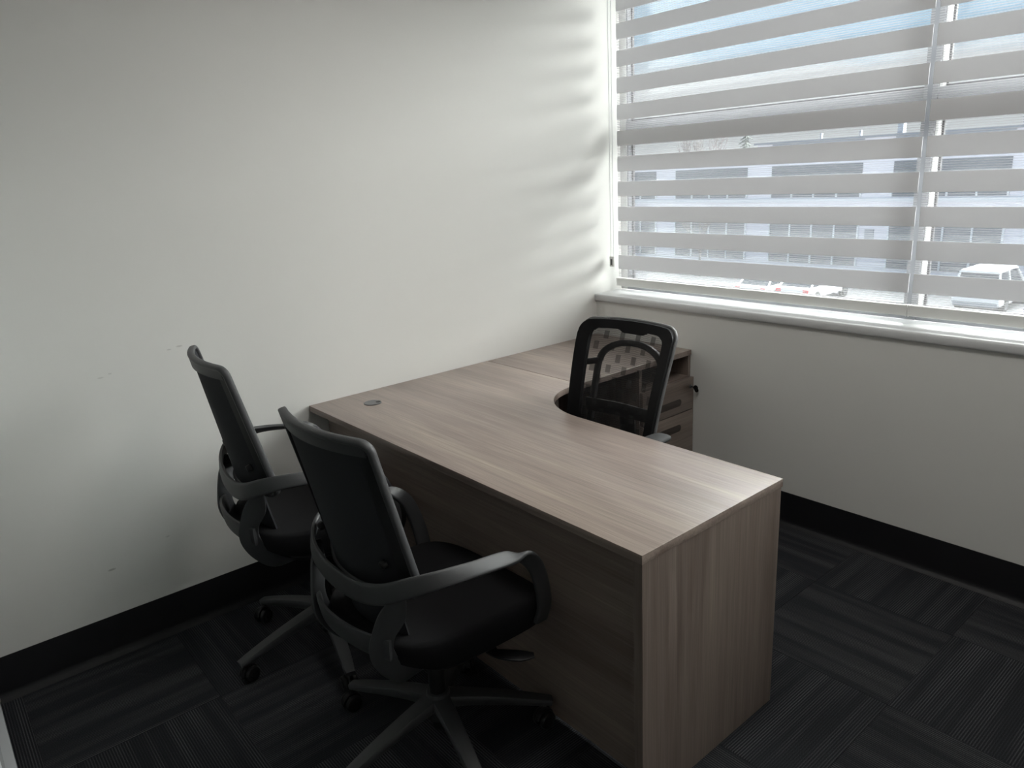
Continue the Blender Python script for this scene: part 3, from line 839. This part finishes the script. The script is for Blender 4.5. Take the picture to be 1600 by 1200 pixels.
# ================================================================== EXECUTIVE CHAIR BEHIND THE DESK
def exec_chair():
    t = thing('executive_chair', 'black high-back office chair with see-through patterned mesh back, tucked into the curve of the desk', 'chair', (-1.120, -0.920, 0), PI + math.radians(4.5))
    star_base(t, 0.5)
    gas_lift(t, 0.35)
    q = B(); box(q, -0.13, 0.12, -0.09, 0.09, 0.325, 0.385, 0.012); obj('mechanism', q, 'plastic2', t)
    obj('seat', seat_bm(-0.235, 0.255, 0.250, 0.480, 0.398, 0.035), 'seatf', t, smooth=60)
    obj('seat_pan', seat_bm(-0.215, 0.225, 0.225, 0.402, 0.376, 0.020, 0.0), 'plastic2', t, smooth=60)
    zb_, zt_ = 0.540, 1.042
    def bk(s, z, off=0.0):
        k = (z - zb_) / (zt_ - zb_)
        hw = 0.196 + 0.026 * min(1.0, max(0, k) * 1.25)
        lean = -0.215 - 0.150 * k + 0.015 * math.sin(PI * min(1, max(0, k)))
        return Vector((lean - off + 0.030 * abs(s) ** 2, s * hw, z - 0.008 * s * s * (1 if k > 0.9 else 0)))
    zc, hz = (zb_ + zt_) / 2, (zt_ - zb_) / 2
    loop = rrect(0.22, 0.17, 26); N = len(loop)
    def ringpts(k_s, k_z, off): return [bk(S_ * k_s, zc + hz * Z_ * k_z, off) for S_, Z_ in loop]
    # flat front face of the frame, as a ring between an outer and an inner outline, with depth
    q = B()
    outer = ringpts(1.0, 1.0, 0.0); inner = ringpts(0.78, 0.86, 0.006); outb = ringpts(1.0, 1.0, 0.030); inb = ringpts(0.78, 0.86, 0.026)
    # grip bulge in the middle of the top edge
    for lst in (inner, inb):
        for v, (S_, Z_) in zip(lst, loop):
            if Z_ > 0.9:
                d_ = min(1, max(0, (0.40 - abs(S_ - 0.12)) / 0.14)); v.z -= 0.013 * d_ * d_ * (3 - 2 * d_)
    rings = [[q.verts.new(v) for v in L] for L in (outer, inner, inb, outb)]
    for a, c in zip(rings, rings[1:] + rings[:1]):
        for i in range(N): q.faces.new((a[i], a[(i + 1) % N], c[(i + 1) % N], c[i]))
    bmesh.ops.recalc_face_normals(q, faces=q.faces[:])
    fr = obj('back_frame', q, 'matte', t, smooth=50)
    q = B(); rp = ringpts(1.005, 1.003, 0.026); sweep(q, rp, Vector((1, 0, 0.2)), 0.014, 0.010, n=8, closed=True)
    obj('frame_trim', q, 'rim', fr, smooth=50, label='grey trim round the frame edge')
    def mf(u, v): return bk(-0.82 + 1.64 * u, zc + hz * 0.88 * (2 * v - 1), 0.012)
    q = B()
    vs = [[q.verts.new(mf(i / 16, j / 14)) for j in range(15)] for i in range(17)]
    for i in range(16):
        for j in range(14): q.faces.new((vs[i][j], vs[i + 1][j], vs[i + 1][j + 1], vs[i][j + 1]))
    obj('mesh_panel', q, 'net', t, smooth=60)
    # arched support behind the mesh
    q = B()
    z_l, z_h = 0.50, 0.905
    half = [(-0.150, 0.54), (-0.150, 0.66), (-0.150, 0.80), (-0.148, 0.872), (-0.124, 0.912), (-0.068, 0.940), (0, 0.948)]
    path = [(y, z) for y, z in half] + [(-y, z) for y, z in half[-2::-1]]
    P = spline([bk(0, z, 0.060) + Vector((0, y, 0)) for y, z in path], 6)
    sweep(q, P, Vector((1, 0, 0.2)), 0.022, 0.026, n=10, power=3.5)
    ar = obj('support_arch', q, 'plastic2', t, smooth=50)
    for sg in (-1, 1):
        q = B(); sweep(q, spline([bk(0, 0.868, 0.058) + Vector((0, sg * 0.148, 0)), bk(sg * 0.8, 0.868, 0.030), bk(sg * 0.9, 0.868, 0.02)], 4), Vector((0, 0, 1)), 0.026, 0.014, n=8)
        obj('arch_bracket', q, 'plastic2', ar)
    q = B(); sweep(q, spline([bk(0, 0.700, 0.050) + Vector((0.012 * abs(y) / 0.15, y, 0)) for y in (-0.16, -0.08, 0, 0.08, 0.16)], 5), Vector((0, 0, 1)), 0.055, 0.014, n=10)
    obj('lumbar_bar', q, 'plastic2', t, smooth=50)
    q = B(); sweep(q, spline([(-0.10, 0, 0.350), (-0.22, 0, 0.360), (-0.325, 0, 0.420), (-0.350, 0, 0.520), (-0.345, 0, 0.67)], 6), Vector((0, 1, 0)), 0.075, 0.022, n=10)
    obj('back_spine', q, 'plastic2', t, smooth=50)
    for sg in (-1, 1):
        q = B(); sweep(q, spline([(0.02, sg * 0.10, 0.372), (0.02, sg * 0.245, 0.385), (0.01, sg * 0.283, 0.43), (-0.01, sg * 0.285, 0.56), (-0.02, sg * 0.285, 0.675)], 6), Vector((1, 0, 0)), 0.060, 0.020, n=10)
        arm = obj('armrest', q, 'plastic2', t, smooth=50)
        q = B(); sweep(q, spline([(-0.185, sg * 0.285, 0.680), (-0.165, sg * 0.285, 0.687), (-0.03, sg * 0.285, 0.690), (0.075, sg * 0.285, 0.685), (0.095, sg * 0.285, 0.677)], 5), Vector((0, 1, 0)), lerp_list([0.030, 0.07, 0.085, 0.075, 0.035], 5), lerp_list([0.012, 0.024, 0.026, 0.024, 0.012], 5), n=12, power=2.6)
        obj('arm_pad', q, 'pad', arm, smooth=60)
exec_chair()

# ================================================================== OUTSIDE
GZ = -5.40
bm = B(); box(bm, 1.5, 160, -90, 130, GZ - 0.3, GZ); struct('ground', bm, 'asphalt', smooth=0)

FXX = 40.0
def fac_building():
    t = thing('office_building', 'long white two-storey office building with grey window banks across the car park', 'building', (FXX + 6, 17, GZ))
    def bb(name, mat, x0, x1, y0, y1, z0, z1, parent=t, bev=0):
        q = B(); box(q, x0 - (FXX + 6), x1 - (FXX + 6), y0 - 17, y1 - 17, z0 - GZ, z1 - GZ, bev); return obj(name, q, mat, parent, smooth=0)
    bb('wall', 'fac', FXX, FXX + 14, -20, 24.0, GZ, 2.45)
    bb('wall', 'fac', FXX, FXX + 14, 24.0, 56.0, GZ, 1.75)
    bb('parapet_cap', 'fascia', FXX - 0.15, FXX + 14.1, -20.1, 24.2, 2.45, 2.58)
    bb('parapet_cap', 'fascia', FXX - 0.15, FXX + 14.1, 24.2, 56.1, 1.75, 1.86)
    bb('string_course', 'winf', FXX - 0.12, FXX, -20, 56, -1.00, -0.78)
    for k in range(-3, 7):
        ya, yb = 15.65 - 5.6 + 7.30 * k, 15.65 + 7.30 * k
        for (za, zb) in ((-0.70, 1.15), (-4.62, -2.28)):
            f = bb('window', 'win', FXX - 0.04, FXX + 0.05, ya, yb, za, zb)
            nv = 4
            for i in range(nv + 1):
                y = ya + (yb - ya) * i / nv
                bb('window_bar', 'winf', FXX - 0.12, FXX - 0.03, y - 0.045, y + 0.045, za, zb if za < -2 else za + 0.55, f)
            zh = za + (0.5 if za > -2 else 1.55)
            bb('window_bar', 'winf', FXX - 0.12, FXX - 0.03, ya, yb, zh - 0.04, zh + 0.04, f)
        if yb < 24: bb('fascia_panel', 'fascia', FXX - 0.08, FXX + 0.02, ya, yb, 1.95, 2.44)
        y = yb + 0.85
        if k == 0: 
            bb('wall_vent', 'fascia', FXX - 0.08, FXX, 16.45, 16.95, -3.05, -2.48)
    for y in (21.0, 18.6): 
        bb('roof_vent', 'fascia', FXX + 2, FXX + 2.2, y - 0.04, y + 0.04, 2.4, 2.95)
    bb('roof_vent', 'fascia', FXX + 2, FXX + 2.4, 16.2, 16.5, 2.4, 3.2)
fac_building()

def car(label, x, y, L, W, H, suv, name='car'):
    """nose towards +x; origin at the rear bumper's middle on the ground"""
    t = thing(name, label, 'car', (x, y, GZ))
    r = 0.33
    body_h = 0.88 if not suv else 1.05
    # lower body from a side profile
    prof = [(0.05, 0.35), (0.0, 0.55), (0.03, body_h), (L * 0.62, body_h + 0.02), (L * 0.93, body_h - 0.13), (L, 0.62), (L - 0.04, 0.32)]
    q = B(); b2 = bmesh.new()
    sect = [(-1, 0.0), (-0.97, 1.0), (0.97, 1.0), (1, 0.0)]
    rows = []
    for px, pz in prof: pass
    vsL = [b2.verts.new((px, W / 2 * (0.96 if pz > body_h - 0.2 else 1.0), pz)) for px, pz in prof]
    vsR = [b2.verts.new((px, -W / 2 * (0.96 if pz > body_h - 0.2 else 1.0), pz)) for px, pz in prof]
    b2.faces.new(vsL); b2.faces.new(vsR[::-1]); n = len(prof)
    for i in range(n): b2.faces.new((vsL[i], vsR[i], vsR[(i + 1) % n], vsL[(i + 1) % n]))
    bmesh.ops.recalc_face_normals(b2, faces=b2.faces[:])
    bmesh.ops.bevel(b2, geom=b2.edges[:], offset=0.06, segments=2, affect='EDGES', profile=0.5)
    merge(q, b2); obj('body', q, 'car', t, smooth=50)
    # cabin glass and roof
    if suv: cab = [(0.10, body_h - 0.02), (0.28, H - 0.10), (L * 0.52, H - 0.10), (L * 0.68, body_h - 0.02)]
    else: cab = [(0.30, body_h - 0.02), (0.95, H - 0.09), (L * 0.52, H - 0.09), (L * 0.70, body_h - 0.02)]
    q = B(); b2 = bmesh.new()
    a = [b2.verts.new((px, W / 2 * (0.93 if pz < H - 0.2 else 0.78), pz)) for px, pz in cab]
    c = [b2.verts.new((px, -W / 2 * (0.93 if pz < H - 0.2 else 0.78), pz)) for px, pz in cab]
    b2.faces.new(a); b2.faces.new(c[::-1])
    for i in range(4): b2.faces.new((a[i], c[i], c[(i + 1) % 4], a[(i + 1) % 4]))
    bmesh.ops.recalc_face_normals(b2, faces=b2.faces[:]); merge(q, b2); obj('cabin_glass', q, 'cglass', t, smooth=0)
    q = B(); box(q, cab[1][0] - 0.06, cab[2][0] + 0.06, -W * 0.40, W * 0.40, H - 0.12, H, 0.05); obj('roof', q, 'car', t)
    q = B()
    for sg in (-1, 1):
        for (p0, p1) in ((0, 1), (3, 2)):
            A = Vector((cab[p0][0], sg * W * 0.468, cab[p0][1])); C_ = Vector((cab[p1][0], sg * W * 0.395, cab[p1][1] + 0.02))
            cyl(q, A, C_, 0.05, seg=8)
        mx = (cab[1][0] + cab[2][0]) / 2
        cyl(q, (mx, sg * W * 0.468, body_h), (mx, sg * W * 0.395, H - 0.08), 0.045, seg=8)
    obj('pillars', q, 'car', t)
    for wx in (0.85, L - 0.85):
        for sg in (-1, 1):
            q = B(); cyl(q, (wx, sg * (W / 2 - 0.20), r), (wx, sg * (W / 2 + 0.015), r), r, seg=24, bev=0.03); wh = obj('wheel', q, 'tyre', t)
            q = B(); cyl(q, (wx, sg * (W / 2), r), (wx, sg * (W / 2 + 0.025), r), r * 0.62, seg=18); obj('hubcap', q, 'metal', wh)
    for sg in (-1, 1):
        q = B(); box(q, -0.02, 0.10, sg * W * 0.40 - 0.14, sg * W * 0.40 + 0.14, body_h - 0.24, body_h - 0.08, 0.02); obj('tail_lamp', q, 'red', t)
    q = B(); box(q, -0.03, 0.05, -W * 0.45, W * 0.45, 0.32, 0.52, 0.03); obj('bumper', q, 'fascia', t)
car('white car with red tail lamps, leftmost of the cars seen through the wide blind', 30.3, 18.1, 4.5, 1.8, 1.42, False)
car('white car parked right of the red-lamped car, under the last blind strip', 30.8, 16.1, 4.5, 1.8, 1.40, False)
car('tall white sport utility car seen through the right-hand blind', 33.2, 8.8, 4.7, 1.95, 1.88, True, 'sport_utility_car')

def conifer(label, x, y, h, rad):
    t = thing('conifer', label, 'tree', (x, y, GZ), 0, 'trees behind the office building')
    q = B(); cyl(q, (0, 0, 0), (0, 0, h * 0.95), 0.22, 0.03, seg=8); obj('trunk', q, 'bark', t)
    q = B(); rnd = random.Random(int(x * 10 + y))
    nL = 26
    for k in range(nL):
        f = k / nL; z = h * (0.25 + 0.73 * f); rr = rad * (1 - f) ** 0.8 + 0.08
        for j in range(9):
            a = rnd.uniform(0, 2 * PI); ll = rr * rnd.uniform(0.6, 1.1)
            cyl(q, (0, 0, z + 0.1), (ll * math.cos(a), ll * math.sin(a), z - ll * 0.35), 0.16 * rr / rad + 0.05, 0.02, seg=4)
    obj('foliage', q, 'conifer', t, smooth=0, kind='stuff')

def bare_tree(label, x, y, h, spread, seed, base=GZ, depth=5, group=None):
    t = thing('bare_tree', label, 'tree', (x, y, base), 0, group)
    rnd = random.Random(seed); q = B(); tw = B()
    def grow(p, d, L, r, lev):
        e = p + d * L
        cyl(q if lev < 2 else tw, p, e, r, r * 0.7, seg=6 if lev < 2 else 4)
        if lev >= depth: return
        for _ in range(3 if lev else 4):
            nd = (d + Vector((rnd.uniform(-1, 1), rnd.uniform(-1, 1), rnd.uniform(-0.1, 0.7))) * spread).normalized()
            grow(p + d * L * rnd.uniform(0.65, 1.0), nd, L * rnd.uniform(0.6, 0.8), r * 0.6, lev + 1)
    grow(Vector((0, 0, 0)), Vector((0, 0, 1)), h * 0.32, h * 0.018, 0)
    obj('trunk', q, 'bark', t, smooth=60)
    obj('twigs', tw, 'bark', t, smooth=0, kind='stuff')

conifer('dark pointed conifer above the flat roof, rightmost of the trees', 62, 39.0, 11.6, 1.7)
conifer('thin conifer left of the bare trees beyond the roof', 64, 55.5, 10.6, 1.5)
TG = 'trees behind the office building'
bare_tree('bare tree beyond the roof, left of the dark conifer', 66, 48.5, 12.6, 0.40, 3, GZ, 4, TG)
bare_tree('bare tree beyond the roof, between the bare tree and the dark conifer', 60, 41.8, 11.6, 0.40, 5, GZ, 4, TG)
bare_tree('small bare tree on the far left beyond the roof', 62, 58.5, 10.6, 0.45, 9, GZ, 4, TG)
bare_tree('bare street tree in front of the white facade', 37.0, 26.0, 5.2, 0.55, 21, GZ, 5)
